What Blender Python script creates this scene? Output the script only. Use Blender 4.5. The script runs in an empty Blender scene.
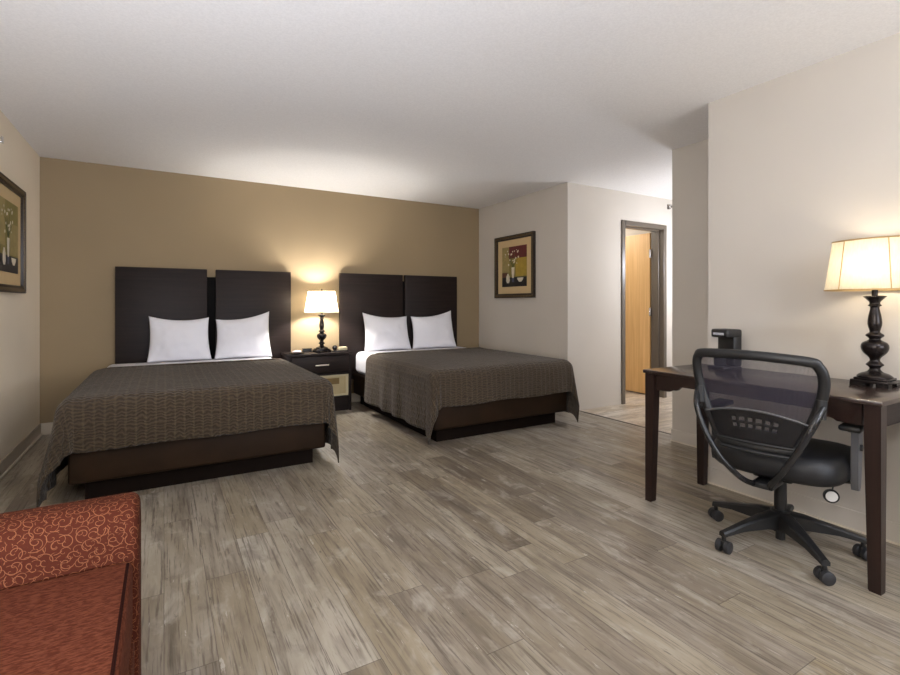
import bpy, bmesh, math, random
from mathutils import Vector, Matrix, noise
random.seed(7)
S = bpy.context.scene
COL = S.collection
PI = math.pi

# ------------------------------------------------------------------ helpers
def lin(r, g, b):
    f = lambda v: (v/255/12.92) if v/255 <= .04045 else ((v/255+.055)/1.055)**2.4
    return (f(r), f(g), f(b), 1)

class NT:
    """small wrapper for building node materials"""
    def __init__(s, name):
        s.m = bpy.data.materials.new(name); s.m.use_nodes = True
        s.t = s.m.node_tree; s.b = s.t.nodes['Principled BSDF']; s.out = s.t.nodes['Material Output']
    def n(s, typ, **kw):
        nd = s.t.nodes.new(typ)
        for k, v in kw.items():
            if hasattr(nd, k): setattr(nd, k, v)
        return nd
    def l(s, a, b): s.t.links.new(a, b)
    def put(s, sock, v):
        if isinstance(v, bpy.types.NodeSocket): s.l(v, sock)
        else: sock.default_value = v
    def math(s, op, a, b=0.0, c=None):
        nd = s.n('ShaderNodeMath', operation=op); s.put(nd.inputs[0], a); s.put(nd.inputs[1], b)
        if c is not None: s.put(nd.inputs[2], c)
        return nd.outputs[0]
    def coord(s, which='Object'):
        return s.n('ShaderNodeTexCoord').outputs[which]
    def sep(s, v):
        nd = s.n('ShaderNodeSeparateXYZ'); s.l(v, nd.inputs[0]); return nd.outputs
    def comb(s, x, y, z=0.0):
        nd = s.n('ShaderNodeCombineXYZ'); s.put(nd.inputs[0], x); s.put(nd.inputs[1], y); s.put(nd.inputs[2], z); return nd.outputs[0]
    def map(s, v, scale=(1,1,1), rot=(0,0,0), loc=(0,0,0)):
        nd = s.n('ShaderNodeMapping'); s.l(v, nd.inputs[0]); nd.inputs['Scale'].default_value = scale
        nd.inputs['Rotation'].default_value = rot; nd.inputs['Location'].default_value = loc; return nd.outputs[0]
    def noise(s, v, scale=5, detail=3, rough=.5, dim='3D', dist=0):
        nd = s.n('ShaderNodeTexNoise', noise_dimensions=dim); s.l(v, nd.inputs['Vector'])
        nd.inputs['Scale'].default_value = scale; nd.inputs['Detail'].default_value = detail
        nd.inputs['Roughness'].default_value = rough; nd.inputs['Distortion'].default_value = dist
        return nd.outputs[0]
    def ramp(s, f, stops, interp='LINEAR'):
        nd = s.n('ShaderNodeValToRGB'); s.put(nd.inputs[0], f); cr = nd.color_ramp; cr.interpolation = interp
        while len(cr.elements) < len(stops): cr.elements.new(.5)
        for e, (p, c) in zip(cr.elements, stops): e.position = p; e.color = c
        return nd.outputs[0]
    def mix(s, f, a, b, mode='MIX'):
        nd = s.n('ShaderNodeMix', data_type='RGBA', blend_type=mode); s.put(nd.inputs[0], f)
        s.put(nd.inputs[6], a); s.put(nd.inputs[7], b); return nd.outputs[2]
    def bump(s, h, strength=.3, dist=.01):
        nd = s.n('ShaderNodeBump'); s.put(nd.inputs['Height'], h); nd.inputs['Strength'].default_value = strength
        nd.inputs['Distance'].default_value = dist; s.l(nd.outputs[0], s.b.inputs['Normal'])
    def base(s, v): s.put(s.b.inputs['Base Color'], v)
    def set(s, **kw):
        for k, v in kw.items(): s.b.inputs[k.replace('_', ' ')].default_value = v
g4 = lambda v: (v, v, v, 1)

def plain(name, rgb, rough=.5, metal=0, var=.06, scale=12, bump=0, bscale=200, spec=.5, coat=0):
    t = NT(name); c = lin(*rgb)
    n1 = t.noise(t.coord(), scale, 3)
    lo = tuple(x*(1-var) for x in c[:3])+(1,); hi = tuple(min(1, x*(1+var)) for x in c[:3])+(1,)
    t.base(t.ramp(n1, [(.3, lo), (.7, hi)])); t.set(Roughness=rough, Metallic=metal)
    t.b.inputs['Specular IOR Level'].default_value = spec
    if coat: t.b.inputs['Coat Weight'].default_value = coat
    if bump: t.bump(t.noise(t.coord(), bscale, 2), bump, .002)
    return t.m

def add_box(bm, x0, x1, y0, y1, z0, z1, bev=0, seg=2):
    r = bmesh.ops.create_cube(bm, size=1)
    for v in r['verts']:
        v.co = Vector(((x0+x1)/2+v.co.x*(x1-x0), (y0+y1)/2+v.co.y*(y1-y0), (z0+z1)/2+v.co.z*(z1-z0)))
    if bev:
        es = list({e for v in r['verts'] for e in v.link_edges})
        bmesh.ops.bevel(bm, geom=es, offset=bev, segments=seg, affect='EDGES', profile=.5)

def add_lathe(bm, prof, n=40, cx=0, cy=0, cap=True):
    rings = []
    for r, z in prof:
        rings.append([bm.verts.new((cx+r*math.cos(2*PI*i/n), cy+r*math.sin(2*PI*i/n), z)) for i in range(n)])
    for a, b in zip(rings, rings[1:]):
        for i in range(n):
            bm.faces.new((a[i], a[(i+1) % n], b[(i+1) % n], b[i]))
    if cap:
        bm.faces.new(list(reversed(rings[0]))); bm.faces.new(rings[-1])

def add_tube(bm, pts, rad, n=12, flat=1.0, cap=True):
    """sweep along a polyline; rad is a number or a list; flat squeezes one axis"""
    pts = [Vector(p) for p in pts]
    R = rad if isinstance(rad, (list, tuple)) else [rad]*len(pts)
    up = None; rings = []
    for i, p in enumerate(pts):
        d = (pts[min(i+1, len(pts)-1)]-pts[max(i-1, 0)]).normalized()
        if up is None:
            up = Vector((0, 0, 1)) if abs(d.z) < .9 else Vector((1, 0, 0))
        s_ = d.cross(up).normalized(); up = s_.cross(d).normalized()
        rings.append([bm.verts.new(p+(s_*math.cos(2*PI*k/n)+up*math.sin(2*PI*k/n)*flat)*R[i]) for k in range(n)])
    for a, b in zip(rings, rings[1:]):
        for k in range(n): bm.faces.new((a[k], a[(k+1) % n], b[(k+1) % n], b[k]))
    if cap:
        bm.faces.new(list(reversed(rings[0]))); bm.faces.new(rings[-1])

def curve(pts, n=8, closed=False):
    """Catmull-Rom through points"""
    P = [Vector(p) for p in pts]; out = []; m = len(P)
    rng = range(m if closed else m-1)
    for i in rng:
        if closed: a, b, c, d = P[(i-1) % m], P[i], P[(i+1) % m], P[(i+2) % m]
        else: a, b, c, d = P[max(i-1, 0)], P[i], P[i+1], P[min(i+2, m-1)]
        for k in range(n):
            t = k/n
            out.append(.5*((2*b)+(-a+c)*t+(2*a-5*b+4*c-d)*t*t+(-a+3*b-3*c+d)*t**3))
    if not closed: out.append(P[-1])
    return out

def add_prism(bm, outline, axis, lo, hi):
    """extrude a 2-D outline; axis 'x': outline is (y,z); 'y': (x,z); 'z': (x,y)"""
    f = {'x': lambda a, b, h: (h, a, b), 'y': lambda a, b, h: (a, h, b), 'z': lambda a, b, h: (a, b, h)}[axis]
    A = [bm.verts.new(f(a, b, lo)) for a, b in outline]; B = [bm.verts.new(f(a, b, hi)) for a, b in outline]
    n = len(A)
    for i in range(n): bm.faces.new((A[i], A[(i+1) % n], B[(i+1) % n], B[i]))
    bm.faces.new(A[::-1]); bm.faces.new(B)

def mk(name, bm, mat, parent=None, smooth=True, angle=35):
    if isinstance(bm, bmesh.types.BMesh):
        bmesh.ops.recalc_face_normals(bm, faces=bm.faces)
        me = bpy.data.meshes.new(name); bm.to_mesh(me); bm.free()
    else: me = bm
    me.materials.append(mat)
    o = bpy.data.objects.new(name, me); COL.objects.link(o)
    if smooth:
        for p in me.polygons: p.use_smooth = True
        try: me.set_sharp_from_angle(angle=math.radians(angle))
        except Exception: pass
    if parent is not None: o.parent = parent
    return o

def BM(): return bmesh.new()
def boxes(*bs, bev=0):
    bm = BM()
    for b in bs: add_box(bm, *b, bev=bev)
    return bm

def tag(o, label, cat, group=None):
    o['label'] = label; o['category'] = cat
    if group: o['group'] = group
    return o
def thing(name, label, cat, loc=(0, 0, 0), rz=0, group=None):
    o = bpy.data.objects.new(name, None); COL.objects.link(o); o.empty_display_size = .1
    o.location = loc; o.rotation_euler = (0, 0, rz); return tag(o, label, cat, group)
def struct(name, bm, mat, parent=None, smooth=False):
    o = mk(name, bm, mat, parent, smooth)
    if parent is None: o['kind'] = 'structure'
    return o

# ------------------------------------------------------------------ materials
def wall_mat(name, rgb):
    t = NT(name); c = lin(*rgb); o = t.coord()
    n1 = t.noise(o, 1.5, 2)
    t.base(t.ramp(n1, [(.3, tuple(x*.97 for x in c[:3])+(1,)), (.7, tuple(min(1, x*1.03) for x in c[:3])+(1,))]))
    t.set(Roughness=.75); t.b.inputs['Specular IOR Level'].default_value = .25
    t.bump(t.noise(o, 260, 2), .12, .002); return t.m
M_wall = wall_mat('wall_paint', (200, 193, 183))
M_accent = wall_mat('accent_paint', (151, 132, 103))
M_wallleft = wall_mat('left_wall_lightened', (236, 223, 201))  # wall colour lightened and warmed, standing in for light missing on this wall
t = NT('ceiling_texture'); o = t.coord()
n1 = t.noise(o, 90, 4, .7); t.base(t.ramp(n1, [(.35, lin(234, 232, 230)), (.65, lin(243, 241, 239))])); t.set(Roughness=.9)
t.bump(n1, .18, .004); M_ceil = t.m
M_base = plain('baseboard_vinyl', (176, 164, 146), .5, var=.03)
M_caulk = plain('caulk_line', (214, 204, 186), .6, var=.02)
M_darkseam = plain('threshold_strip', (92, 84, 76), .4, var=.05)

def plank_mat(name, along='y', tone=1.0, warm=1.0, w=.152, L=1.22, gloss=.33):
    t = NT(name); xyz = t.sep(t.coord())
    a, b = (xyz[0], xyz[1]) if along == 'y' else (xyz[1], xyz[0])
    u = t.math('DIVIDE', a, w); iu = t.math('FLOOR', u); fu = t.math('SUBTRACT', u, iu)
    wn = t.n('ShaderNodeTexWhiteNoise', noise_dimensions='1D'); t.l(iu, wn.inputs['W'])
    v = t.math('ADD', t.math('DIVIDE', b, L), wn.outputs['Value']); iv = t.math('FLOOR', v); fv = t.math('SUBTRACT', v, iv)
    wn2 = t.n('ShaderNodeTexWhiteNoise', noise_dimensions='2D'); t.l(t.comb(iu, iv), wn2.inputs['Vector'])
    rc = t.sep(wn2.outputs['Color'])
    def c(r, g, b_): return lin(min(255, r*tone), min(255, g*tone), min(255, b_*tone/warm))
    base = t.ramp(rc[0], [(0, c(108, 96, 84)), (.25, c(146, 135, 121)), (.5, c(164, 155, 142)), (.72, c(150, 136, 112)), (1, c(184, 177, 165))])
    # streaky grain, its own place for every plank
    off = t.math('MULTIPLY', rc[1], 37.0)
    g1 = t.noise(t.comb(t.math('ADD', t.math('MULTIPLY', a, 19), off), t.math('MULTIPLY', b, 1.9), off), 1, 5, .62, dist=.5)
    g2 = t.noise(t.comb(t.math('ADD', t.math('MULTIPLY', a, 95), off), t.math('MULTIPLY', b, 3), off), 1, 4, .7, dist=.2)
    g3 = t.noise(t.comb(t.math('MULTIPLY', a, 5), t.math('ADD', t.math('MULTIPLY', b, 1.6), off), off), 1, 3, .55, dist=.6)
    g4_ = t.noise(t.comb(t.math('ADD', t.math('MULTIPLY', a, 30), off), t.math('MULTIPLY', b, 4.5), off), 1, 5, .75, dist=.6)
    col = t.mix(t.ramp(g3, [(.42, g4(0)), (.62, g4(.6))]), base, c(140, 128, 107), 'MIX')
    col = t.mix(t.ramp(g1, [(.32, g4(.75)), (.50, g4(0))]), col, c(104, 93, 81), 'MIX')
    col = t.mix(t.ramp(g1, [(.56, g4(0)), (.72, g4(.5))]), col, c(190, 183, 171), 'MIX')
    col = t.mix(t.ramp(g2, [(.37, g4(.7)), (.47, g4(0))]), col, c(86, 75, 65), 'MIX')
    g5 = t.noise(t.comb(t.math('ADD', t.math('MULTIPLY', a, 9), off), t.math('MULTIPLY', b, 4.5), off), 1, 4, .65, dist=.5)
    col = t.mix(t.ramp(g5, [(.56, g4(0)), (.70, g4(.5))]), col, c(192, 185, 174), 'MIX')
    col = t.mix(t.ramp(g5, [(.30, g4(.5)), (.44, g4(0))]), col, c(110, 99, 88), 'MIX')
    col = t.mix(t.ramp(g4_, [(.64, g4(0)), (.68, g4(.6))]), col, c(208, 203, 194), 'MIX')
    col = t.mix(t.ramp(g4_, [(.30, g4(.85)), (.36, g4(0))]), col, c(66, 56, 48), 'MIX')
    eu = t.math('MINIMUM', fu, t.math('SUBTRACT', 1, fu)); ev = t.math('MINIMUM', fv, t.math('SUBTRACT', 1, fv))
    seam = t.math('MAXIMUM', t.math('LESS_THAN', eu, .0075), t.math('LESS_THAN', ev, .0012))
    col = t.mix(t.math('MULTIPLY', seam, .7), col, c(70, 60, 52), 'MIX')
    t.base(col); t.put(t.b.inputs['Roughness'], t.ramp(g2, [(.3, g4(gloss+.12)), (.7, g4(gloss-.02))]))
    t.b.inputs['Specular IOR Level'].default_value = .4
    h = t.math('SUBTRACT', t.math('MULTIPLY', g2, .3), seam)
    t.bump(h, .12, .002); return t.m
M_floor = plank_mat('vinyl_plank_floor', tone=.96)
M_hallfloor = plank_mat('grey_plank_floor', 'x', 1.2, .99, .15, .9, .3)

def darkwood(name, axis='x', rgb=(46, 33, 31), rough=.32, spec=.4):
    t = NT(name); sc = {'x': (1.2, 30, 30), 'y': (30, 1.2, 30), 'z': (30, 30, 1.2)}[axis]
    n1 = t.noise(t.map(t.coord(), sc), 1.6, 5, .6, dist=.4)
    c = lin(*rgb); t.base(t.ramp(n1, [(.3, tuple(x*.7 for x in c[:3])+(1,)), (.7, tuple(x*1.35 for x in c[:3])+(1,))]))
    t.set(Roughness=rough); t.b.inputs['Specular IOR Level'].default_value = spec
    t.bump(n1, .06, .001); return t.m
M_wood = darkwood('espresso_wood', 'x', (34, 25, 22), .5, .22)
M_woodz = darkwood('espresso_wood_upright', 'z', (40, 27, 23), .38, .3)
M_wood_y = darkwood('espresso_wood_desk', 'y', (42, 28, 24), .22, 1.0)
M_deskend = darkwood('desk_end_wood', 'z', (60, 44, 40), .3)
M_gap = plain('headboard_rail', (12, 9, 8), .7, spec=.1)
M_vinyl = plain('bed_base_vinyl', (40, 26, 13), .6, spec=.18, var=.18, scale=5, bump=.15, bscale=300)
M_plinth = plain('bed_plinth', (22, 14, 9), .8, spec=.1)
M_sheet = plain('white_sheet', (226, 225, 230), .85, var=.02, bump=.08, bscale=30)
M_pillow = plain('white_pillowcase', (232, 231, 236), .85, var=.02, scale=4, bump=.1, bscale=16)

# coverlet: puckered ripples across, with narrow columns along the bed (UV in metres)
t = NT('coverlet_fabric'); uv = t.sep(t.coord('UV')); U, V = uv[0], uv[1]
wob = t.noise(t.coord('UV'), 16, 2)
colm = t.math('SINE', t.math('ADD', t.math('MULTIPLY', U, 2*PI/.05), t.math('MULTIPLY', t.noise(t.coord('UV'), 30, 1), 1.5)))
cols = t.math('MULTIPLY', t.math('ADD', colm, 1), .5)
ph = t.math('ADD', t.math('MULTIPLY', V, 2*PI/.020), t.math('MULTIPLY', wob, 18))
rip = t.math('MULTIPLY', t.math('ADD', t.math('SINE', t.math('ADD', ph, t.math('MULTIPLY', colm, .9))), 1), .5)
stitch = t.ramp(cols, [(.80, g4(0)), (.97, g4(1))])
c0 = t.mix(rip, lin(47, 38, 28), lin(76, 63, 48)); c1 = t.mix(t.math('MULTIPLY', stitch, .26), c0, lin(104, 89, 70))
fine = t.noise(t.coord('UV'), 300, 2); c2 = t.mix(.18, c1, t.ramp(fine, [(.3, lin(50, 42, 34)), (.7, lin(104, 92, 76))]))
t.base(c2); t.set(Roughness=.9); t.b.inputs['Sheen Weight'].default_value = .12
t.b.inputs['Specular IOR Level'].default_value = .2
t.bump(t.math('ADD', t.math('MULTIPLY', rip, .8), t.math('MULTIPLY', stitch, .35)), .8, .006); M_cover = t.m

# sofa scroll fabric
t = NT('scroll_upholstery'); uvv = t.coord('UV')
def scroll(t, uvv, scale, turn, loc):
    p = t.map(uvv, (scale, scale, 1), loc=loc)
    vo = t.n('ShaderNodeTexVoronoi', voronoi_dimensions='2D', feature='F1'); t.l(p, vo.inputs['Vector']); vo.inputs['Scale'].default_value = 1; vo.inputs['Randomness'].default_value = .75
    sub = t.n('ShaderNodeVectorMath', operation='SUBTRACT'); t.l(p, sub.inputs[0]); t.l(vo.outputs['Position'], sub.inputs[1])
    d = t.sep(sub.outputs[0]); r = vo.outputs['Distance']
    ang = t.math('ARCTAN2', d[1], d[0]); rnd = t.sep(vo.outputs['Color'])
    sgn = t.math('SUBTRACT', t.math('MULTIPLY', t.math('GREATER_THAN', rnd[0], .5), 2), 1)
    s_ = t.math('SINE', t.math('ADD', t.math('ADD', t.math('MULTIPLY', ang, sgn), t.math('MULTIPLY', r, turn)), t.math('MULTIPLY', rnd[1], 6.28)))
    line = t.ramp(t.math('ABSOLUTE', s_), [(.0, g4(1)), (.2, g4(1)), (.4, g4(0))])
    side = t.math('GREATER_THAN', t.math('COSINE', t.math('ADD', t.math('ADD', t.math('MULTIPLY', ang, sgn), t.math('MULTIPLY', r, turn)), t.math('MULTIPLY', rnd[1], 6.28))), 0)
    return t.math('MULTIPLY', t.math('MULTIPLY', line, side), t.math('LESS_THAN', r, .78))
l1 = scroll(t, uvv, 31, 13, (0, 0, 0)); l2 = scroll(t, uvv, 42, 11, (3.3, 1.7, 0))
ln = t.math('MAXIMUM', l1, t.math('MULTIPLY', l2, .8))
wv = t.noise(uvv, 500, 2)
t.base(t.mix(ln, t.mix(wv, lin(58, 24, 15), lin(74, 34, 21)), t.mix(wv, lin(112, 66, 43), lin(126, 80, 54))))
t.set(Roughness=.85); t.b.inputs['Specular IOR Level'].default_value = .08
t.bump(ln, .3, .002); M_scroll = t.m
t = NT('rust_seat_fabric'); uvv = t.coord('UV')
w1 = t.noise(t.map(uvv, (60, 190, 1)), 1, 4, .6, dist=.6); w2 = t.noise(t.map(uvv, (9, 24, 1)), 1, 2)
t.base(t.mix(t.ramp(w1, [(.4, g4(0)), (.62, g4(1))]), t.mix(w2, lin(66, 29, 18), lin(76, 35, 22)), lin(98, 54, 37)))
t.set(Roughness=.9); t.b.inputs['Specular IOR Level'].default_value = .08
t.bump(w1, .25, .002); M_seat = t.m
M_pipe = plain('dark_piping', (34, 14, 10), .9, spec=.05)

M_blk = plain('black_plastic', (26, 26, 27), .42, var=.1)
M_blkgloss = plain('black_gloss_plastic', (30, 30, 32), .22, var=.05)
M_blkmat = plain('black_seat_vinyl', (20, 20, 23), .5, var=.1, bump=.1, bscale=400)
M_grey = plain('grey_plastic', (84, 84, 86), .4, var=.06)
M_rub = plain('caster_rubber', (40, 40, 43), .5, var=.06)
M_chrome = plain('chrome', (205, 205, 208), .18, 1, var=.02)
M_nickel = plain('brushed_nickel', (200, 192, 178), .3, 1, var=.03)
M_brass = plain('brass', (190, 160, 100), .3, 1, var=.04)
M_cream = plain('cream_laminate', (206, 194, 158), .5, var=.04)
M_creamd = plain('cream_insert', (188, 172, 132), .55, var=.04)
M_gold = plain('bronze_plate', (122, 98, 52), .5, var=.1)
M_white = plain('white_plastic', (222, 220, 214), .4, var=.02)
M_pink = plain('pale_pink_soap', (226, 202, 200), .5, var=.03)
M_lamp = plain('bronze_black_metal', (40, 34, 32), .24, .55, var=.3, scale=20)
M_casing = plain('door_frame_paint', (96, 87, 76), .35, var=.03, spec=.6)
M_trimwhite = plain('window_frame_white', (220, 218, 214), .5, var=.02)
# maple door
t = NT('maple_door'); n1 = t.noise(t.map(t.coord(), (26, 26, 1.0)), 1.4, 4, .55, dist=.5)
t.base(t.ramp(n1, [(.3, lin(208, 164, 104)), (.7, lin(228, 188, 130))])); t.set(Roughness=.45); M_maple = t.m
# glowing-through lamp shade cloth
t = NT('lamp_shade_cloth'); t.t.nodes.remove(t.b)
df = t.n('ShaderNodeBsdfDiffuse'); tr = t.n('ShaderNodeBsdfTranslucent'); ms = t.n('ShaderNodeMixShader')
wv = t.noise(t.map(t.coord(), (1, 1, .2)), 160, 2)
cc = t.ramp(wv, [(.3, lin(192, 184, 165)), (.7, lin(202, 195, 178))]); t.l(cc, df.inputs[0]); t.l(cc, tr.inputs[0])
ms.inputs[0].default_value = .5; t.l(df.outputs[0], ms.inputs[1]); t.l(tr.outputs[0], ms.inputs[2]); t.l(ms.outputs[0], t.out.inputs[0]); M_shade = t.m
M_shadetrim = plain('shade_trim', (176, 146, 96), .7, var=.05)
def glow(name, rgb, strength):
    t = NT(name); t.base(g4(.8)); t.b.inputs['Emission Color'].default_value = lin(*rgb); t.b.inputs['Emission Strength'].default_value = strength; return t.m
M_bulb = glow('lit_bulb', (255, 226, 180), 8)
M_dome = glow('lit_ceiling_dome', (255, 240, 220), 3)
# chair mesh weave: holes between threads
t = NT('chair_mesh_weave'); uvx = t.sep(t.coord('UV'))
h1 = t.math('GREATER_THAN', t.math('SINE', t.math('MULTIPLY', uvx[1], 2*PI/.0042)), -.3)
h2 = t.math('GREATER_THAN', t.math('SINE', t.math('MULTIPLY', uvx[0], 2*PI/.0042)), .78)
thr = t.math('MAXIMUM', t.math('SUBTRACT', 1, h1), h2)
tp = t.n('ShaderNodeBsdfTransparent'); mx = t.n('ShaderNodeMixShader'); t.l(thr, mx.inputs[0]); t.l(tp.outputs[0], mx.inputs[1]); t.l(t.b.outputs[0], mx.inputs[2]); t.l(mx.outputs[0], t.out.inputs[0])
t.base(lin(58, 56, 70)); t.set(Roughness=.4); M_mesh = t.m
t = NT('smoked_plastic'); tp = t.n('ShaderNodeBsdfTransparent'); mx = t.n('ShaderNodeMixShader'); mx.inputs[0].default_value = .72
nz = t.noise(t.coord(), 30, 1); t.base(t.ramp(nz, [(.3, lin(26, 25, 27)), (.7, lin(34, 33, 35))])); t.set(Roughness=.35); tp.inputs[0].default_value = lin(190, 180, 172)
t.l(tp.outputs[0], mx.inputs[1]); t.l(t.b.outputs[0], mx.inputs[2]); t.l(mx.outputs[0], t.out.inputs[0]); M_smoke = t.m
t = NT('window_glass'); t.t.nodes.remove(t.b); tp = t.n('ShaderNodeBsdfTransparent'); gl = t.n('ShaderNodeBsdfGlossy'); gl.inputs['Roughness'].default_value = .02
mx = t.n('ShaderNodeMixShader'); fr = t.n('ShaderNodeFresnel'); t.l(fr.outputs[0], mx.inputs[0]); t.l(tp.outputs[0], mx.inputs[1]); t.l(gl.outputs[0], mx.inputs[2]); t.l(mx.outputs[0], t.out.inputs[0]); M_glass = t.m
# picture frame wood and mat
t = NT('antique_frame'); n1 = t.noise(t.coord(), 60, 4, .7); t.base(t.ramp(n1, [(.3, lin(58, 46, 34)), (.7, lin(112, 94, 66))])); t.set(Roughness=.4, Metallic=.3); M_frame = t.m
M_framedark = plain('frame_dark_edge', (44, 32, 24), .4, var=.2, scale=40)
M_mat = plain('tan_mat_board', (202, 176, 132), .8, var=.02)
PA = {k: plain('print_'+k, v, .6, var=.12, scale=22) for k, v in dict(olive=(128, 116, 58), mustard=(164, 138, 50), wine=(92, 28, 30), black=(26, 22, 24), brown=(96, 58, 40), ivory=(212, 204, 184), green=(74, 84, 44), straw=(150, 134, 84), blue=(66, 70, 92)).items()}

# ------------------------------------------------------------------ the room
XL, XR, YB, YR, H = -.94, 3.02, 5.507, -2.2, 2.44
XP, YD, YH = 3.69, 3.82, 2.58
TX = 3.85
struct('floor', boxes((XL-.15, TX, YR-.15, YB+.15, -.1, 0)), M_floor)
struct('floor_hall', boxes((TX, 6.6, 1.8, 6.3, -.1, 0)), M_hallfloor)
struct('ceiling', boxes((XL-.15, 6.6, YR-.15, 6.3, H, H+.1)), M_ceil)
struct('wall_left', boxes((XL-.15, XL, YR-.15, YB+.15, 0, H)), M_wallleft)
struct('wall_back', boxes((XL, XP, YB, YB+.15, 0, H)), M_accent)
struct('wall_side', boxes((XP, XP+.15, YD, YB+.15, 0, H)), M_wall)
struct('wall_right', boxes((XR, XP-.012, YR-.15, 1.86, 0, H)), M_wall)
struct('wall_hall', boxes((XP-.012, 6.6, 1.76, YH, 0, H)), M_wall)
bm = BM(); DX0, DX1, DZ = 4.575, 5.262, 2.055
add_box(bm, XP+.15, DX0-.02, YD, YD+.15, 0, H); add_box(bm, DX1+.02, 6.6, YD, YD+.15, 0, H); add_box(bm, DX0-.02, DX1+.02, YD, YD+.15, DZ+.02, H)
struct('wall_door', bm, M_wall)
struct('wall_hall_end', boxes((6.6, 6.7, 1.76, 6.3, 0, H)), M_wall)
struct('wall_bathroom', boxes((XP+.15, 5.5, 6.0, 6.15, 0, H), (5.42, 5.52, YD+.15, 6.0, 0, H)), M_wall)
# rear wall with a window
bm = BM(); WX0, WX1, WZ0, WZ1 = 1.0, 2.9, .75, 2.2
add_box(bm, XL, WX0, YR-.15, YR, 0, H); add_box(bm, WX1, XR, YR-.15, YR, 0, H)
add_box(bm, WX0, WX1, YR-.15, YR, 0, WZ0); add_box(bm, WX0, WX1, YR-.15, YR, WZ1, H)
struct('wall_rear', bm, M_wall)
bm = BM()
for x in (WX0, (WX0+WX1)/2-.025, WX1-.05): add_box(bm, x, x+.05, YR-.12, YR-.06, WZ0, WZ1)
for z in (WZ0, WZ1-.05): add_box(bm, WX0, WX1, YR-.12, YR-.06, z, z+.05)
w1 = struct('window_1', bm, M_trimwhite)
mk('pane', boxes((WX0+.05, WX1-.05, YR-.095, YR-.089, WZ0+.05, WZ1-.05)), M_glass, w1, False)
# baseboards and thin bottom lines
struct('baseboard_left', boxes((XL, XL+.01, YR, YB-.0, 0, .1), bev=.003), M_base)
struct('baseboard_back', boxes((XL+.01, XP, YB-.01, YB, 0, .1), bev=.003), M_caulk)
struct('trim_1', boxes((XL+.01, XL+.02, YR, YB-.01, 0, .012), (XL+.01, XP-.01, YB-.02, YB-.01, 0, .012)), M_caulk)
struct('baseboard_right', boxes((XR-.006, XR, YR, 1.866, 0, .1), (XP-.018, XP-.012, 1.866, YH+.006, 0, .1)), M_wall)
struct('trim_2', boxes((XR-.012, XR-.006, YR, 1.872, 0, .009), (XP-.024, XP-.018, 1.872, YH+.006, 0, .009)), M_caulk)
struct('trim_3', boxes((TX-.012, TX+.012, YH, YD, 0, .004), bev=.001), M_darkseam)
# door frame
bm = BM(); cw = .056
for (x0, x1) in ((DX0-cw, DX0), (DX1, DX1+cw)): add_box(bm, x0, x1, YD-.016, YD+.166, 0, DZ+cw, bev=.004)
add_box(bm, DX0, DX1, YD-.016, YD+.166, DZ, DZ+cw, bev=.004)
for (x0, x1) in ((DX0, DX0+.014), (DX1-.014, DX1)): add_box(bm, x0, x1, YD+.05, YD+.11, 0, DZ, bev=.003)
add_box(bm, DX0+.014, DX1-.014, YD+.05, YD+.11, DZ-.014, DZ, bev=.003)
struct('trim_4', bm, M_casing)
# the open maple door, swung into the bathroom
d1 = struct('door_1', boxes((5.255, 5.295, 4.0, 4.68, .012, 2.04), bev=.002), M_maple)
for z in (.25, 1.05, 1.78):
    bm = BM(); add_box(bm, 5.243, 5.2545, 3.975, 4.0, z-.05, z+.05, bev=.001); add_lathe(bm, [(.008, z-.05), (.008, z+.05)], 12, 5.243, 3.99)
    mk('hinge', bm, M_chrome, d1)
bm = BM(); add_tube(bm, [(5.255, 4.61, .98), (5.205, 4.61, .98)], .012); add_tube(bm, [(5.205, 4.62, .98), (5.205, 4.50, .98)], .01)
mk('door_handle', bm, M_nickel, d1)

# ------------------------------------------------------------------ headboards
def headboard(x0, x1, gap, mid, top, label):
    h = thing('headboard', label, 'headboard', ((x0+x1)/2, YB-.005, .0), 0, 'dark wooden headboards')
    cx = (x0+x1)/2
    for a, b in ((x0, mid-gap/2), (mid+gap/2, x1)):
        bm = BM(); add_box(bm, a-cx, b-cx, -.062, -.022, .28, top, bev=.003)
        mk('panel', bm, M_wood, h)
    mk('mounting_rail', boxes((mid-.06-cx, mid+.06-cx, -.021, 0, .28, top-.075), (x0+.1-cx, x1-.1-cx, -.0205, 0, .9, 1.0)), M_gap, h)
    return h
headboard(-.39, 1.19, .08, .412, 1.495, 'dark espresso headboard of two panels behind the bed nearest the left wall')
headboard(1.736, 3.301, .032, 2.54, 1.503, 'dark espresso headboard of two panels right of the lit bedside lamp')

# ------------------------------------------------------------------ beds
def bed(x0, x1, label):
    cx = (x0+x1)/2; yf, yh = 3.46, 5.42; w = (x1-x0)/2
    b = thing('bed', label, 'bed', (cx, 0, 0), 0, 'double beds')
    mk('plinth', boxes((-w+.07, w-.07, yf+.09, yh-.05, 0, .118)), M_plinth, b)
    bm = BM(); add_box(bm, -w, w, yf, yh, .118, .345, bev=.018, seg=3); mk('bed_base', bm, M_vinyl, b)
    bm = BM(); add_box(bm, -w+.014, w-.014, yf+.014, yh, .346, .602, bev=.065, seg=5)
    mk('mattress', bm, M_sheet, b)
    return b
B1 = (-.47, 1.0); B2 = (1.885, 3.335)
bed(*B1, 'large bed nearest the left wall, dark brown base under a taupe coverlet')
bed(*B2, 'large bed right of the nightstand, its white mattress side showing at the head')

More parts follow.
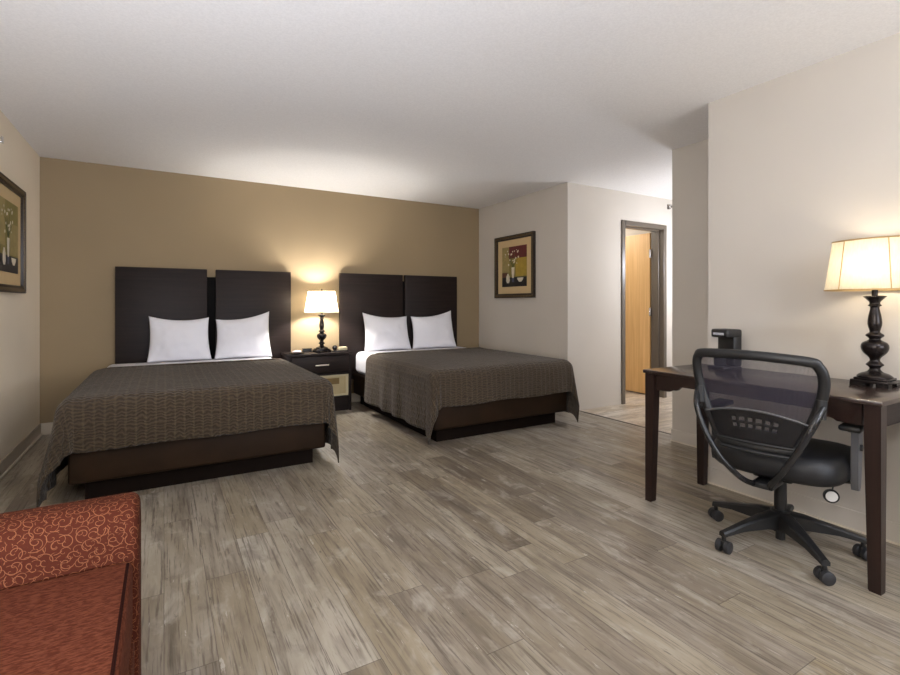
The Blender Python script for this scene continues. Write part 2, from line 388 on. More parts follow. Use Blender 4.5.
def coverlet(x0, x1, yf, yh, top, oL, oR, oF, seed, label, drapeL=0, drapeR=0):
    rr = .075; st = .0165
    ns = int((x1-x0+oL+oR)/st); nt = int((yh-yf+oF)/st)
    q = PI*rr/2
    bm = BM(); uvl = bm.loops.layers.uv.new('UVMap'); G = []; UV = {}
    def prof(d):
        if d < q: th = d/rr; return rr*math.sin(th), rr*(1-math.cos(th))
        return rr, rr+(d-q)
    for j in range(nt+1):
        row = []
        for i in range(ns+1):
            s_ = x0-oL+(x1-x0+oL+oR)*i/ns; t_ = yf-oF+(yh-yf+oF)*j/nt
            a = max(x0-s_, s_-x1, 0); b = max(yf-t_, 0); sg = -1 if s_ < (x0+x1)/2 else 1
            wv = noise.noise(Vector((s_*2.3, t_*2.3, seed)))
            if a == 0 and b == 0:
                z = top+.010*wv+.004*noise.noise(Vector((s_*9, t_*9, seed+4))); x, y = s_, t_
                e = min(s_-x0, x1-s_, t_-yf); z -= .006*max(0, 1-e/.15)**2
            elif b == 0:
                o_, dr = prof(a); k = min(1, dr/.45)
                fl = (drapeL if sg < 0 else drapeR)
                rip = .016*k*math.sin(t_*17+seed*2+1.5*math.sin(t_*5+seed))+.0015*k*math.sin(t_*61)
                x = (x0 if sg < 0 else x1)+sg*(o_+rip+.014*k+fl*k*k); y = t_; z = top-.006-dr-.0*k
            elif a == 0:
                o_, dr = prof(b); k = min(1, dr/.3)
                y = yf-o_-.012*k*math.sin(s_*7+seed)-.003*k*math.sin(s_*31+seed)-.012*k
                x = s_; z = top-.006-dr+.006*math.sin(s_*9+seed)*k
            else:
                d = math.hypot(a, b); phi = math.atan2(b, a); o_, dr = prof(d); k = min(1, dr/.45)
                fl = (drapeL if sg < 0 else drapeR)
                sm = math.sin(2*phi)
                # hanging pleat: bulges diagonally, folded back in near the foot side
                bul = k*((.07 if sg < 0 else .035)*sm - .05*math.exp(-((phi-1.08)/.16)**2))
                cx_, cy_ = math.cos(phi), math.sin(phi)
                ox = (o_+.014*k+bul*.75+fl*k*k*(1-phi/(PI/2)))*cx_; oy = (o_+.012*k+bul)*cy_
                rip = .016*k*math.sin(yf*17+seed*2+1.5*math.sin(yf*5+seed))*(1-phi/(PI/2))
                # keep a little of the cloth's own width so that the flap spreads
                ox += .02*a*sm; oy += .12*b*sm
                x = (x0 if sg < 0 else x1)+sg*(ox+rip); y = yf-oy-.012*k*math.sin((x0 if sg < 0 else x1)*7+seed)*(phi/(PI/2))
                z = max(.012, top-.006-dr+.02*k*sm)
            v = bm.verts.new((x, y, z)); UV[v] = (s_, t_); row.append(v)
        G.append(row)
    for j in range(nt):
        for i in range(ns):
            f = bm.faces.new((G[j][i], G[j][i+1], G[j+1][i+1], G[j+1][i]))
            for lp in f.loops: lp[uvl].uv = UV[lp.vert]
    o = thing('coverlet', label, 'coverlet', ((x0+x1)/2, yf, top), 0, 'taupe coverlets')
    me = mk('cloth', bm, M_cover, o, angle=180)
    me.location = (-(x0+x1)/2, -yf, -top)
    so = me.modifiers.new('thickness', 'SOLIDIFY'); so.thickness = .007; so.offset = 1
    # folded-back band at the head end
    bm = BM(); uvl = bm.loops.layers.uv.new('UVMap'); prev = None
    n = 90; sec = []
    w0, w1_ = x0-.035, x1+.035
    for i in range(n+1):
        x = w0+(w1_-w0)*i/n; e = min(1, (x-w0)/.10, (w1_-x)/.10); sag = .04*(1-e)**2
        zt = top+.006-sag; cy = yh
        row = [(x, cy-.065+.006*math.sin(x*9), zt+.001), (x, cy-.06, zt+.007), (x, cy-.02, zt+.009), (x, cy+.006, zt+.005), (x, cy+.010, zt+.000), (x, cy+.002, zt-.006), (x, cy-.03, zt-.002)]
        row = [bm.verts.new(p) for p in row]; sec.append(row)
    for i in range(n):
        for k in range(6):
            f = bm.faces.new((sec[i][k], sec[i+1][k], sec[i+1][k+1], sec[i][k+1]))
            for lp in f.loops: lp[uvl].uv = (lp.vert.co.x, lp.vert.co.y*1.0)
    fo = mk('folded_edge', bm, M_cover, o, angle=180); fo.location = me.location
    return o
coverlet(B1[0]+.03, B1[1]-.03, 3.49, 4.86, .617, .60, .56, .338, 1.3, 'taupe ribbed coverlet on the bed nearest the left wall', drapeL=.05, drapeR=.0)
coverlet(B2[0]+.03, B2[1]-.03, 3.49, 4.86, .617, .53, .56, .338, 4.1, 'taupe ribbed coverlet on the bed right of the nightstand, its side hanging in ripples')

# ------------------------------------------------------------------ pillows
def pillow(w, h, T, seed, skew):
    bm = BM(); n, m = 44, 36
    def pt(i, j, side):
        u = -1+2*i/n; v = -1+2*j/m
        u2 = math.sin(u*PI/2)*.35+u*.65; v2 = math.sin(v*PI/2)*.35+v*.65
        th = T*(max(0, 1-abs(u2)**2.4)**.62)*(max(0, 1-abs(v2)**2.4)**.62)
        x = w/2*u2*(1-.07*(1-v2**2)*abs(u2)); z = h/2*v2*(1-.15*(1-u2**2)**1.0*max(0, v2)-.02*(1-u2**2))
        z += skew*u2*max(0, v2)*.03
        x *= 1+.06*(-v2)*.5
        wr = .35+.65*th/T
        nn = noise.noise(Vector((u*2.2+seed, v*2.2, seed)))*.014*wr+noise.noise(Vector((u*6+seed, v*5, seed)))*.005*wr
        return (x, side*(th*(1 if side < 0 else .55))+(nn if side < 0 else 0)*(1 if th > 1e-4 else 0), z+h/2)
    F = {}; 
    for side in (-1, 1):
        for i in range(n+1):
            for j in range(m+1):
                edge = i in (0, n) or j in (0, m)
                if side == 1 and edge: F[(1, i, j)] = F[(-1, i, j)]
                else: F[(side, i, j)] = bm.verts.new(pt(i, j, side))
    for side in (-1, 1):
        for i in range(n):
            for j in range(m):
                bm.faces.new([F[(side, i, j)], F[(side, i+1, j)], F[(side, i+1, j+1)], F[(side, i, j+1)]])
    return bm
for (cx, w, h, lean, sk, rz, lab) in (
    (.133, .525, .43, .10, -.3, .03, 'white pillow on the bed by the left wall, the left one of its pair'),
    (.695, .525, .44, .12, 1.3, -.04, 'white pillow on the bed by the left wall, nearer the lamp'),
    (2.265, .59, .43, .10, -.8, .05, 'white pillow on the right-hand bed, nearer the bedside lamp'),
    (2.885, .585, .44, .14, 1.2, -.05, 'white pillow on the right-hand bed, farther from the bedside lamp')):
    o = mk('pillow', pillow(w, h, .085, cx*3, sk), M_pillow, angle=180)
    o.location = (cx, 5.275, .606); o.rotation_euler = (-lean-.12, 0, rz); tag(o, lab, 'pillow', 'white bed pillows')

# ------------------------------------------------------------------ nightstand
ns = thing('nightstand', 'dark wood nightstand with one drawer and a cream lower panel between the beds', 'nightstand', (1.425, 5.09, 0))
W = .34
bm = BM(); add_box(bm, -W, W, 0, .345, .604, .63, bev=.003); mk('top', bm, M_wood, ns)
bm = BM()
add_box(bm, -W+.012, -W+.035, .008, .34, .0, .603); add_box(bm, W-.035, W-.012, .008, .34, .0, .603)
add_box(bm, -W+.035, W-.035, .32, .34, .1, .603); add_box(bm, -W+.035, W-.035, .01, .32, .395, .415); add_box(bm, -W+.035, W-.035, .012, .32, .135, .158)
add_box(bm, -W+.035, W-.035, .03, .045, .0, .134)
mk('body', bm, M_wood, ns, False)
bm = BM(); add_box(bm, -W+.04, W-.04, -.004, .014, .425, .598, bev=.003); dr = mk('drawer', bm, M_wood, ns)
bm = BM(); add_tube(bm, [(-.07, -.030, .507), (.07, -.030, .507)], .007)
for x in (-.055, .055): add_tube(bm, [(x, -.03, .507), (x, -.003, .507)], .005)
mk('handle', bm, M_nickel, dr)
bm = BM(); F0, F1 = -W+.04, W-.04
for b_ in ((F0, F0+.028, .022, .04, .162, .39), (F1-.028, F1, .022, .04, .162, .39), (F0+.028, F1-.028, .022, .04, .162, .182), (F0+.028, F1-.028, .022, .04, .37, .39)): add_box(bm, *b_)
lp = mk('lower_panel', bm, M_cream, ns, False)
mk('panel_insert', boxes((F0+.028, F1-.028, .032, .044, .182, .37)), M_creamd, lp, False)
mk('brown_plate', boxes((.06, .20, .026, .033, .29, .355), bev=.002), M_gold, lp, False)

# ------------------------------------------------------------------ lamps
def lamp(name, loc, label, shade_r0, shade_r1, z0, z1, ribs, rz=0, square=.085, oval=1.0, fin=True):
    L = thing(name, label, 'lamp', loc, rz, 'bronze table lamps with cream shades')
    bm = BM(); q = square
    add_box(bm, -q, q, -q, q, .014, .028, bev=.003); add_box(bm, -q*.86, q*.86, -q*.86, q*.86, .028, .038, bev=.003)
    for sx in (-1, 1):
        for sy in (-1, 1): add_box(bm, sx*q-(.045 if sx > 0 else 0), sx*q+(0 if sx > 0 else .045), sy*q-(.045 if sy > 0 else 0), sy*q+(0 if sy > 0 else .045), 0, .015)
    mk('base', bm, M_lamp, L)
    H_ = z0-.02; 
    p = [(.0, .038), (.062, .038), (.064, .046), (.05, .056), (.03, .064), (.02, .078), (.026, .088), (.034, .096), (.026, .106), (.019, .116), (.024, .13), (.044, .152), (.052, .176), (.046, .196), (.026, .208), (.022, .216), (.034, .228), (.032, .236), (.02, .246), (.022, .26), (.027, .285), (.024, .32), (.018, .35), (.018, .362), (.026, .368), (.02, .376), (.022, .386), (.038, .404), (.044, .41), (.03, .414), (.0, .414)]
    sc = H_/.414; p = [(max(r, .0005), (z-.038)*sc*.985+.038) for r, z in p]
    p = [(max(.0005, v.x), v.z) for v in curve([(a_, 0, b_) for a_, b_ in p], 4)]
    bm = BM(); add_lathe(bm, p, 48); mk('column', bm, M_lamp, L, angle=70)
    bm = BM(); ts = p[-1][1]; add_lathe(bm, [(.012, ts), (.012, ts+.06), (.016, ts+.062), (.016, ts+.1)], 16)
    mk('socket', bm, M_lamp, L)
    bm = BM(); bz = ts+.135; bmesh.ops.create_uvsphere(bm, u_segments=16, v_segments=10, radius=.026, matrix=Matrix.Translation((0, 0, bz)))
    mk('bulb', bm, M_bulb, L)
    # shade: thin cloth cone with soft facets and trim
    bm = BM(); n = 96; R = []
    m = 10
    for k in range(m+1):
        f = k/m; rr = shade_r0+(shade_r1-shade_r0)*(f**.9); z = z0+(z1-z0)*f
        R.append([bm.verts.new(((rr+.0022*math.cos(ribs*2*PI*i/n))*math.cos(2*PI*i/n)*oval, (rr+.0022*math.cos(ribs*2*PI*i/n))*math.sin(2*PI*i/n), z)) for i in range(n)])
    for a, b in zip(R, R[1:]):
        for i in range(n): bm.faces.new((a[i], a[(i+1) % n], b[(i+1) % n], b[i]))
    sh = mk('lamp_shade', bm, M_shade, L, angle=180)
    for rr, z in ((shade_r0, z0), (shade_r1, z1)):
        bm = BM()
        pts = [Vector((oval*rr*math.cos(2*PI*i/64), rr*math.sin(2*PI*i/64), z)) for i in range(65)]
        add_tube(bm, pts, .0035, 8, cap=False)
        mk('shade_trim', bm, M_shadetrim, sh)
    bm = BM()
    if ribs < 20:
        for k in range(ribs):
            bm = BM(); a = 2*PI*k/ribs+.5; add_tube(bm, [(shade_r0*math.cos(a)*oval, shade_r0*math.sin(a), z0), ((shade_r0*.5+shade_r1*.5)*math.cos(a)*1.003*oval, (shade_r0*.5+shade_r1*.5)*math.sin(a)*1.003, (z0+z1)/2), (shade_r1*math.cos(a)*oval, shade_r1*math.sin(a), z1)], .0022, 6)
            mk('shade_rib', bm, M_shadetrim, sh)
    bm = BM(); zt = z1-.012
    for k in range(3):
        a = 2*PI*k/3; add_tube(bm, [(0, 0, zt), (oval*shade_r1*math.cos(a), shade_r1*math.sin(a), zt+.008)], .002, 6)
    if fin: add_tube(bm, [(.0, 0, zt-.002), (0, 0, zt+.018)], .004, 8)
    if fin: add_lathe(bm, [(.001, zt+.016), (.008, zt+.02), (.009, zt+.028), (.004, zt+.036), (.001, zt+.038)], 12)
    mk('finial', bm, M_lamp, sh)
    return L, bz
def bulb_light(loc, power, color=(1, .80, .56), r=.03):
    d = bpy.data.lights.new('lamp_light', 'POINT'); d.energy = power; d.color = color; d.shadow_soft_size = r
    o = bpy.data.objects.new('lamp_light', d); COL.objects.link(o); o.location = loc; return o
L1, bz = lamp('table_lamp', (1.468, 5.235, .63), 'lit table lamp with a pleated cream shade on the nightstand between the beds', .178, .138, .430, .655, 36, square=.08)
bulb_light((1.468, 5.235, .63+bz), 195, (1, .96, .91))
LX, LY = 2.888, .965
L2, bz = lamp('table_lamp', (LX, LY, .765), 'lit table lamp with a smooth cream shade on the desk', .198, .165, .450, .685, 6, square=.072, oval=.62, fin=False)
bulb_light((LX, LY, .765+bz), 14, (1, .86, .66))

# small things on the nightstand
o = thing('soap_dish', 'small dark round dish holding a pale pink bar, on the nightstand left of the lamp', 'dish', (1.19, 5.17, .63))
bm = BM(); add_lathe(bm, [(.04, 0), (.07, .006), (.078, .014), (.072, .014), (.05, .009), (.001, .009)], 28); mk('dish', bm, M_blkgloss, o)
bar = thing('soap_bar', 'pale pink oval bar lying in the dark dish on the nightstand', 'soap', (1.19, 5.17, .6395))
bm = BM(); bmesh.ops.create_uvsphere(bm, u_segments=20, v_segments=10, radius=1, matrix=Matrix.Diagonal((.05, .032, .013, 1)))
for v in bm.verts: v.co.z += .013
mk('bar', bm, M_pink, bar)
o = thing('small_box', 'small low black box on the nightstand behind the lamp base', 'box', (1.335, 5.33, .63))
bm = BM(); add_box(bm, -.045, .045, -.03, .03, 0, .032, bev=.004); mk('body', bm, M_blk, o); mk('lid', boxes((-.046, .046, -.031, .031, .0325, .038)), M_blkgloss, o)
o = thing('telephone', 'small black phone with a cream block and round dark knob beside the bedside lamp', 'telephone', (1.655, 5.22, .63), -.05)
bm = BM(); add_box(bm, -.085, .085, -.06, .06, 0, .012, bev=.003); mk('phone_base', bm, M_blkgloss, o)
bm = BM(); add_box(bm, .0, .085, -.03, .03, .0125, .048, bev=.006); mk('cream_block', bm, M_cream, o)
bm = BM(); bmesh.ops.create_uvsphere(bm, u_segments=18, v_segments=12, radius=.028, matrix=Matrix.Translation((-.045, .005, .040))); mk('knob', bm, M_blkgloss, o)

# ------------------------------------------------------------------ pictures (local: x right, z up, faces -y)
def picture(loc, rz, label, swap={}):
    p = thing('framed_picture', label, 'picture', loc, rz, 'framed still-life prints')
    w, h, f = .76/2, .762/2, .05
    def ring(bm, w, h, t_, y0, y1, bev=.004):
        add_box(bm, -w, w, y0, y1, h-t_, h, bev=bev); add_box(bm, -w, w, y0, y1, -h, -h+t_, bev=bev)
        add_box(bm, -w, -w+t_, y0, y1, -h+t_, h-t_, bev=bev); add_box(bm, w-t_, w, y0, y1, -h+t_, h-t_, bev=bev)
    bm = BM(); ring(bm, w, h, f*.62, -.034, 0); fr = mk('frame', bm, M_frame, p)
    bm = BM(); ring(bm, w+.002, h+.002, .012, -.036, 0, .002); ring(bm, w-f*.62, h-f*.62, f*.38, -.026, 0, .002); mk('dark_edge', bm, M_framedark, fr)
    mk('mat_board', boxes((-w+f, w-f, -.012, -.002, -h+f, h-f)), M_mat, p, False)
    aw, ah = .24, .245
    a = mk('print', boxes((-aw, aw, -.0145, -.0125, -ah, ah)), PA['olive'], p, False)
    def rect(nm, m, x0, x1, z0, z1, d=.0152):
        mk(nm, boxes((x0, x1, -d, -.0146, z0, z1)), PA[swap.get(m, m)], a, False)
    rect('wine_patch', 'wine', -.10, .24, .10, .245); rect('mustard_patch', 'mustard', .03, .24, -.12, .10)
    rect('straw_patch', 'straw', -.24, -.10, -.07, .245); rect('brown_patch', 'brown', -.24, -.13, -.16, -.07)
    rect('table_patch', 'black', -.24, .24, -.245, -.13, .0156)
    def lat(nm, m, prof, cx):   # painted vase: a flat outline in the print
        bm = BM(); pts = [(cx+r, z) for r, z in prof]+[(cx-r, z) for r, z in reversed(prof)]
        add_prism(bm, pts, 'y', -.0164, -.0157); mk(nm, bm, PA[m], a, False)
    lat('painted_vase', 'ivory', [(.02, -.20), (.035, -.17), (.032, -.12), (.014, -.09), (.016, -.085)], -.12)
    lat('painted_tall_vase', 'ivory', [(.014, -.14), (.026, -.08), (.028, -.04), (.03, -.01)], -.02)
    lat('painted_blue_foot', 'blue', [(.02, -.19), (.022, -.142)], -.02)
    lat('painted_bowl', 'ivory', [(.02, -.19), (.05, -.165), (.06, -.14)], .12)
    bm = BM(); rnd = random.Random(3)
    for k in range(9):
        x1 = rnd.uniform(-.14, .10); z1 = rnd.uniform(.06, .18); add_prism(bm, [(-.022, -.012), (-.018, -.012), (x1+.003, z1), (x1-.003, z1)], 'y', -.0162, -.0157)
    mk('painted_stems', bm, PA['green'], a, False)
    bm = BM()
    for k in range(22):
        x1 = rnd.uniform(-.19, .09); z1 = rnd.uniform(.02, .2); r = rnd.uniform(.006, .013)
        add_prism(bm, [(x1+r*math.cos(q*PI/4), z1+r*math.sin(q*PI/4)) for q in range(8)], 'y', -.0168, -.0163)
    mk('painted_blossoms', bm, PA['ivory'], a, False)
    return p
picture((XP-.002, 4.715, 1.605), -PI/2, 'framed still-life print of vases on the pale wall beyond the right-hand bed')
picture((XL+.002, 4.44, 1.612), PI/2, 'framed still-life print on the left wall, cut by the photo edge', dict(wine='olive', mustard='straw', brown='olive'))

# ------------------------------------------------------------------ sprinklers
def sprinkler(loc, rz, mat, label):
    s_ = thing('wall_sprinkler', label, 'sprinkler', loc, rz)
    bm = BM(); add_lathe(bm, [(.028, 0), (.028, .004), (.018, .012), (.001, .012)], 24); o = mk('escutcheon', bm, mat, s_); o.rotation_euler = (PI/2, 0, 0)
    bm = BM(); add_tube(bm, [(0, -.012, 0), (0, -.035, 0)], .008)
    for sx in (-1, 1): add_tube(bm, [(0, -.03, sx*.006), (0, -.045, sx*.018), (0, -.062, sx*.003)], .003, 8)
    add_box(bm, -.015, .015, -.064, -.060, -.018, .022); mk('nozzle', bm, M_chrome, s_)
sprinkler((XL+.001, 4.07, 2.18), PI/2, M_brass, 'small brass sprinkler head high on the left wall above the picture')
sprinkler((3.715, YH+.001, 1.975), PI, M_chrome, 'small chrome sprinkler head on the hallway corner above the desk')

# ------------------------------------------------------------------ desk
X0, X1, Y0, Y1, TZ = 2.42, 2.99, .785, 1.89, .765
dk = thing('desk', 'dark espresso writing desk against the right wall, carrying the lit lamp', 'desk', (X0, Y0, 0))
def dl(bm):  # world to desk-local
    for v in bm.verts: v.co -= Vector((X0, Y0, 0))
    return bm
bm = BM(); add_box(bm, X0, X1, Y0, Y1, TZ-.02, TZ, bev=.003); mk('tabletop', dl(bm), M_wood_y, dk)
lt = TZ-.0205
def leg(x, y, sx, sy):
    bm = BM(); wt, wb = .055, .042
    def ring(z, w): 
        xs = (x, x+sx*w); ys = (y, y+sy*w)
        return [bm.verts.new(p) for p in ((xs[0], ys[0], z), (xs[1], ys[0], z), (xs[1], ys[1], z), (xs[0], ys[1], z))]
    rs = [ring(0, wb*.9), ring(.006, wb), ring(.60, wt), ring(lt, wt)]
    for a, b in zip(rs, rs[1:]):
        for i in range(4): bm.faces.new((a[i], a[(i+1) % 4], b[(i+1) % 4], b[i]))
    bm.faces.new(rs[0]); bm.faces.new(rs[-1]); mk('leg', dl(bm), M_woodz, dk, False)
leg(X0+.012, Y0+.008, 1, 1); leg(X0+.012, Y1-.008, 1, -1); leg(X1-.012, Y0+.008, -1, 1); leg(X1-.012, Y1-.008, -1, -1)
a, b = Y0+.073, Y1-.073
out = [(a, lt), (a, .655), (a+.085, .655)]
out += [(a+.085+.03*k/6, .655+.012*math.sin(k/6*PI/2)) for k in range(1, 7)] + [(a+.125+.03*k/6, .667+.024*(1-math.cos(k/6*PI/2))) for k in range(1, 7)]
out += [(b-(y-a), z) for y, z in reversed(out[1:])] + [(b, lt)]
for xx, nm in ((X0+.022, 'front_apron'), (X1-.04, 'back_apron')):
    bm = BM(); add_prism(bm, out, 'x', xx, xx+.018); mk(nm, dl(bm), M_wood_y, dk, False)
for yy in (Y0+.022, Y1-.04):
    bm = BM(); add_box(bm, X0+.077, X1-.077, yy, yy+.018, .65, lt, bev=.001); mk('side_apron', dl(bm), M_wood, dk, False)

# coffee maker at the far end of the desk
cm = thing('coffee_maker', 'small black coffee maker at the far end of the desk, behind the office chair', 'coffee maker', (2.88, 1.66, TZ), math.radians(165))
bm = BM(); add_box(bm, -.05, .085, -.06, .06, .0, .018, bev=.006); mk('drip_base', bm, M_blk, cm)
bm = BM(); add_box(bm, -.05, .01, -.06, .06, .018, .225, bev=.008); mk('body', bm, M_blk, cm)
bm = BM(); add_box(bm, -.052, .06, -.062, .062, .185, .235, bev=.012, seg=3); hd = mk('brew_head', bm, M_blk, cm)
mk('silver_band', boxes((.0595, .062, -.04, .04, .2, .215)), M_chrome, hd, False)
bm = BM(); add_lathe(bm, [(.03, .019), (.036, .03), (.038, .1), (.035, .11), (.001, .11)], 24, .046, 0); mk('cup', bm, M_blkgloss, cm)

# ------------------------------------------------------------------ office chair (local +x = facing)
ch = thing('office_chair', 'black mesh-back office chair on five casters pulled up to the desk', 'chair', (2.535, 1.205, 0), math.radians(9))
rot = -6
for a_ in (20, 92, 164, 236, 308):
    a = math.radians(a_-2-9); ca, sa = math.cos(a), math.sin(a)
    def rp(r, z, s_=0): return Vector((ca*r-sa*s_, sa*r+ca*s_, z))
    bm = BM(); secs = []
    for r, zt, zb, w in ((.03, .165, .085, .034), (.10, .155, .095, .028), (.22, .125, .092, .021), (.305, .100, .078, .018), (.325, .095, .072, .017)):
        secs.append([bm.verts.new(rp(r, zb, -w)), bm.verts.new(rp(r, zt-.008, -w)), bm.verts.new(rp(r, zt, -w*.6)), bm.verts.new(rp(r, zt, w*.6)), bm.verts.new(rp(r, zt-.008, w)), bm.verts.new(rp(r, zb, w))])
    for p, q in zip(secs, secs[1:]):
        for i in range(6): bm.faces.new((p[i], p[(i+1) % 6], q[(i+1) % 6], q[i]))
    bm.faces.new(secs[0]); bm.faces.new(secs[-1])
    lg = mk('base_spoke', bm, M_blk, ch)
    c0 = rp(.315, 0); sw = a+math.radians(random.Random(a_).uniform(-60, 60)+70)
    ux, uy = math.cos(sw), math.sin(sw)
    bm = BM(); add_tube(bm, [c0+Vector((0, 0, .09)), c0+Vector((0, 0, .045))], .010, 12); 
    add_box(bm, -.012, .012, -.012, .012, -.01, .018, bev=.004)
    for v in bm.verts[-0:]: pass
    cas = None
    vs = [v for v in bm.verts if abs(v.co.x) < .02 and abs(v.co.y) < .02 and v.co.z < .03]
    for v in vs: v.co += c0+Vector((0, 0, .035))
    cas = mk('caster', bm, M_blk, lg)
    for sd in (-1, 1):
        bm = BM(); off = .019; r0 = .0275
        cen = c0+Vector((-uy*off*sd, ux*off*sd, r0)); ax = Vector((-uy, ux, 0))
        pts = [cen+ax*t_ for t_ in (-.0125, -.009, .009, .0125)]
        add_tube(bm, pts, [.021, r0, r0, .021], 24); mk('wheel', bm, M_rub, cas)
bm = BM(); add_lathe(bm, [(.036, .07), (.04, .085), (.04, .165), (.032, .172)], 28); mk('hub', bm, M_blk, ch)
bm = BM(); add_lathe(bm, [(.02, .03), (.02, .071), (.026, .0712), (.026, .31)], 24); mk('gas_cylinder', bm, M_blk, ch)
bm = BM(); add_lathe(bm, [(.014, .31), (.014, .34)], 20); mk('piston', bm, M_chrome, ch)
bm = BM(); add_box(bm, -.12, .12, -.08, .08, .335, .365, bev=.01); add_box(bm, -.25, -.1, -.045, .045, .325, .35, bev=.008); add_box(bm, -.02, .12, -.21, .21, .352, .372, bev=.006)
add_tube(bm, [(.04, -.08, .345), (.04, -.14, .335)], .022, 18); mk('tilt_mechanism', bm, M_blk, ch)
# seat cushion
bm = BM(); n = 48; m = [( .80, .372), (.93, .374), (.985, .39), (1.0, .42), (.985, .452), (.93, .476), (.8, .486), (.5, .484), (.2, .478)]
R = []
for k, (s_, z) in enumerate(m):
    ring = []
    for i in range(n):
        th = 2*PI*i/n; c_, s2 = math.cos(th), math.sin(th); e = 2/3.4
        x = .262*math.copysign(abs(c_)**e, c_)*s_; y = .272*math.copysign(abs(s2)**e, s2)*s_
        zz = z - (.03*max(0, x/.255-.55)**1.2 if x > 0 else 0) + (.012*abs(y/.26)**2 if k > 4 else 0)
        ring.append(bm.verts.new((x+.03, y, zz)))
    R.append(ring)
for p, q in zip(R, R[1:]):
    for i in range(n): bm.faces.new((p[i], p[(i+1) % n], q[(i+1) % n], q[i]))
bm.faces.new(R[0][::-1]); bm.faces.new(R[-1])
seat = mk('seat', bm, M_blkmat, ch, angle=60)
# back: outline in (y,z), curved about the sitter; xb(y,z) gives the surface
def xb(y, z): return -.335-.10*(z-.72)+.55*y*y-.30*(z-.70)**2
ol = [(-.205, .925), (-.24, .905), (-.255, .86), (-.25, .79), (-.22, .68), (-.172, .575), (-.148, .535), (-.11, .522), (0, .518), (.11, .522), (.148, .535), (.172, .575), (.22, .68), (.25, .79), (.257, .87), (.245, .915), (.21, .932), (0, .938)]
oc = curve([(0, y, z) for y, z in ol], 6, True)
def fr(bm, sc, rad, dx=0, flat=1):
    pts = [Vector((xb(p.y*sc, .72+(p.z-.72)*sc)+dx, p.y*sc, .72+(p.z-.72)*sc)) for p in oc]
    N = len(pts); nn = 10; rings = []
    for i in range(N):
        d = (pts[(i+1) % N]-pts[i-1]).normalized(); up = Vector((1, 0, 0)); s_ = d.cross(up).normalized(); u2 = s_.cross(d)
        rr = rad(pts[i]) if callable(rad) else rad
        rings.append([bm.verts.new(pts[i]+s_*math.cos(2*PI*k/nn)*rr+u2*math.sin(2*PI*k/nn)*rr*flat) for k in range(nn)])
    for i in range(N):
        a, b = rings[i], rings[(i+1) % N]
        for k in range(nn): bm.faces.new((a[k], a[(k+1) % nn], b[(k+1) % nn], b[k]))
bk = thing('tmp', 'x', 'x'); bpy.data.objects.remove(bk)
bm = BM(); fr(bm, .955, lambda p: .021+.005*max(0, min(1, (.62-p.z)/.1)), 0, .75)
back = mk('backrest', bm, M_blk, ch, angle=60)
# woven mesh panel
bm = BM(); uvl = bm.loops.layers.uv.new('UVMap'); ring = [Vector((0, p.y*.94, .72+(p.z-.72)*.94)) for p in oc]; prev = None; K = 12; cz = .74
rows = []
for k in range(1, K+1):
    f = k/K; rows.append([bm.verts.new((0, p.y*f, cz+(p.z-cz)*f)) for p in ring])
c_ = bm.verts.new((0, 0, cz)); N = len(ring)
for i in range(N): bm.faces.new((c_, rows[0][i], rows[0][(i+1) % N]))
for a, b in zip(rows, rows[1:]):
    for i in range(N): bm.faces.new((a[i], a[(i+1) % N], b[(i+1) % N], b[i]))
for f in bm.faces:
    for lp_ in f.loops: lp_[uvl].uv = (lp_.vert.co.y, lp_.vert.co.z)
for v in bm.verts: v.co.x = xb(v.co.y, v.co.z)+.004
mk('mesh_panel', bm, M_mesh, back, angle=180)
# lumbar support panel with two rows of slots, carried behind the mesh
def xl(y, z): return xb(y, z)-.026
ncol, nrow = 60, 24; yA, yB_, zA, zB = -.20, .20, .555, .690
bm = BM(); V = {}
for i in range(ncol+1):
    for j in range(nrow+1):
        f = i/ncol; y = yA+(yB_-yA)*f; arc = .035*(1-(2*f-1)**2)
        zt = zB-.035+arc; zb_ = zA; z = zb_+(zt-zb_)*j/nrow
        wid = 1-.28*(1-(z-zA)/(zB-zA))
        V[i, j] = bm.verts.new((xl(y*wid, z), y*wid, z))
for i in range(ncol):
    for j in range(nrow):
        y = yA+(yB_-yA)*(i+.5)/ncol; slot = False
        if j in (10, 11, 12, 15, 16, 17) and abs(y) < .11:
            k = (y+.11)/.22*6; slot = (k-math.floor(k)) < .62
        if not slot: bm.faces.new((V[i, j], V[i+1, j], V[i+1, j+1], V[i, j+1]))
lb = mk('lumbar_support', bm, M_smoke, back, angle=180); sm = lb.modifiers.new('t', 'SOLIDIFY'); sm.thickness = .004
bm = BM(); add_tube(bm, [(xl(y, z)-.006, y, z) for y, z in [(yA*1.0+(yB_-yA)*i/30, zB-.035+.035*(1-(2*i/30-1)**2)+.002) for i in range(31)]], .0045, 8); mk('lumbar_rim', bm, M_grey, lb)
bm = BM()
for z_, w_ in ((.548, .15), (.51, .135)):
    add_tube(bm, [(xb(y, z_)-.018, y, z_+.10*y*y) for y in [(-w_+2*w_*i/16) for i in range(17)]], .010, 8, flat=.8)
mk('lower_crossbar', bm, M_blk, back)
# V-shaped carrier arms from the sides of the back down under the seat
for sd in (-1, 1):
    pts = curve([(xb(.243, .74)-.02, sd*.243, .735), (-.372, sd*.225, .68), (-.385, sd*.185, .58), (-.375, sd*.125, .47), (-.325, sd*.065, .385), (-.25, sd*.035, .343), (-.16, sd*.03, .338)], 6)
    bm = BM(); add_tube(bm, pts, .0125, 12); ca_ = mk('back_support_arm', bm, M_blkgloss, ch, angle=60)
    bm = BM(); add_tube(bm, [(xb(.243, .76)-.012, sd*.236, .765), (xb(.243, .7)-.022, sd*.232, .69)], .02, 14, flat=.7); mk('clamp', bm, M_blk, ca_)
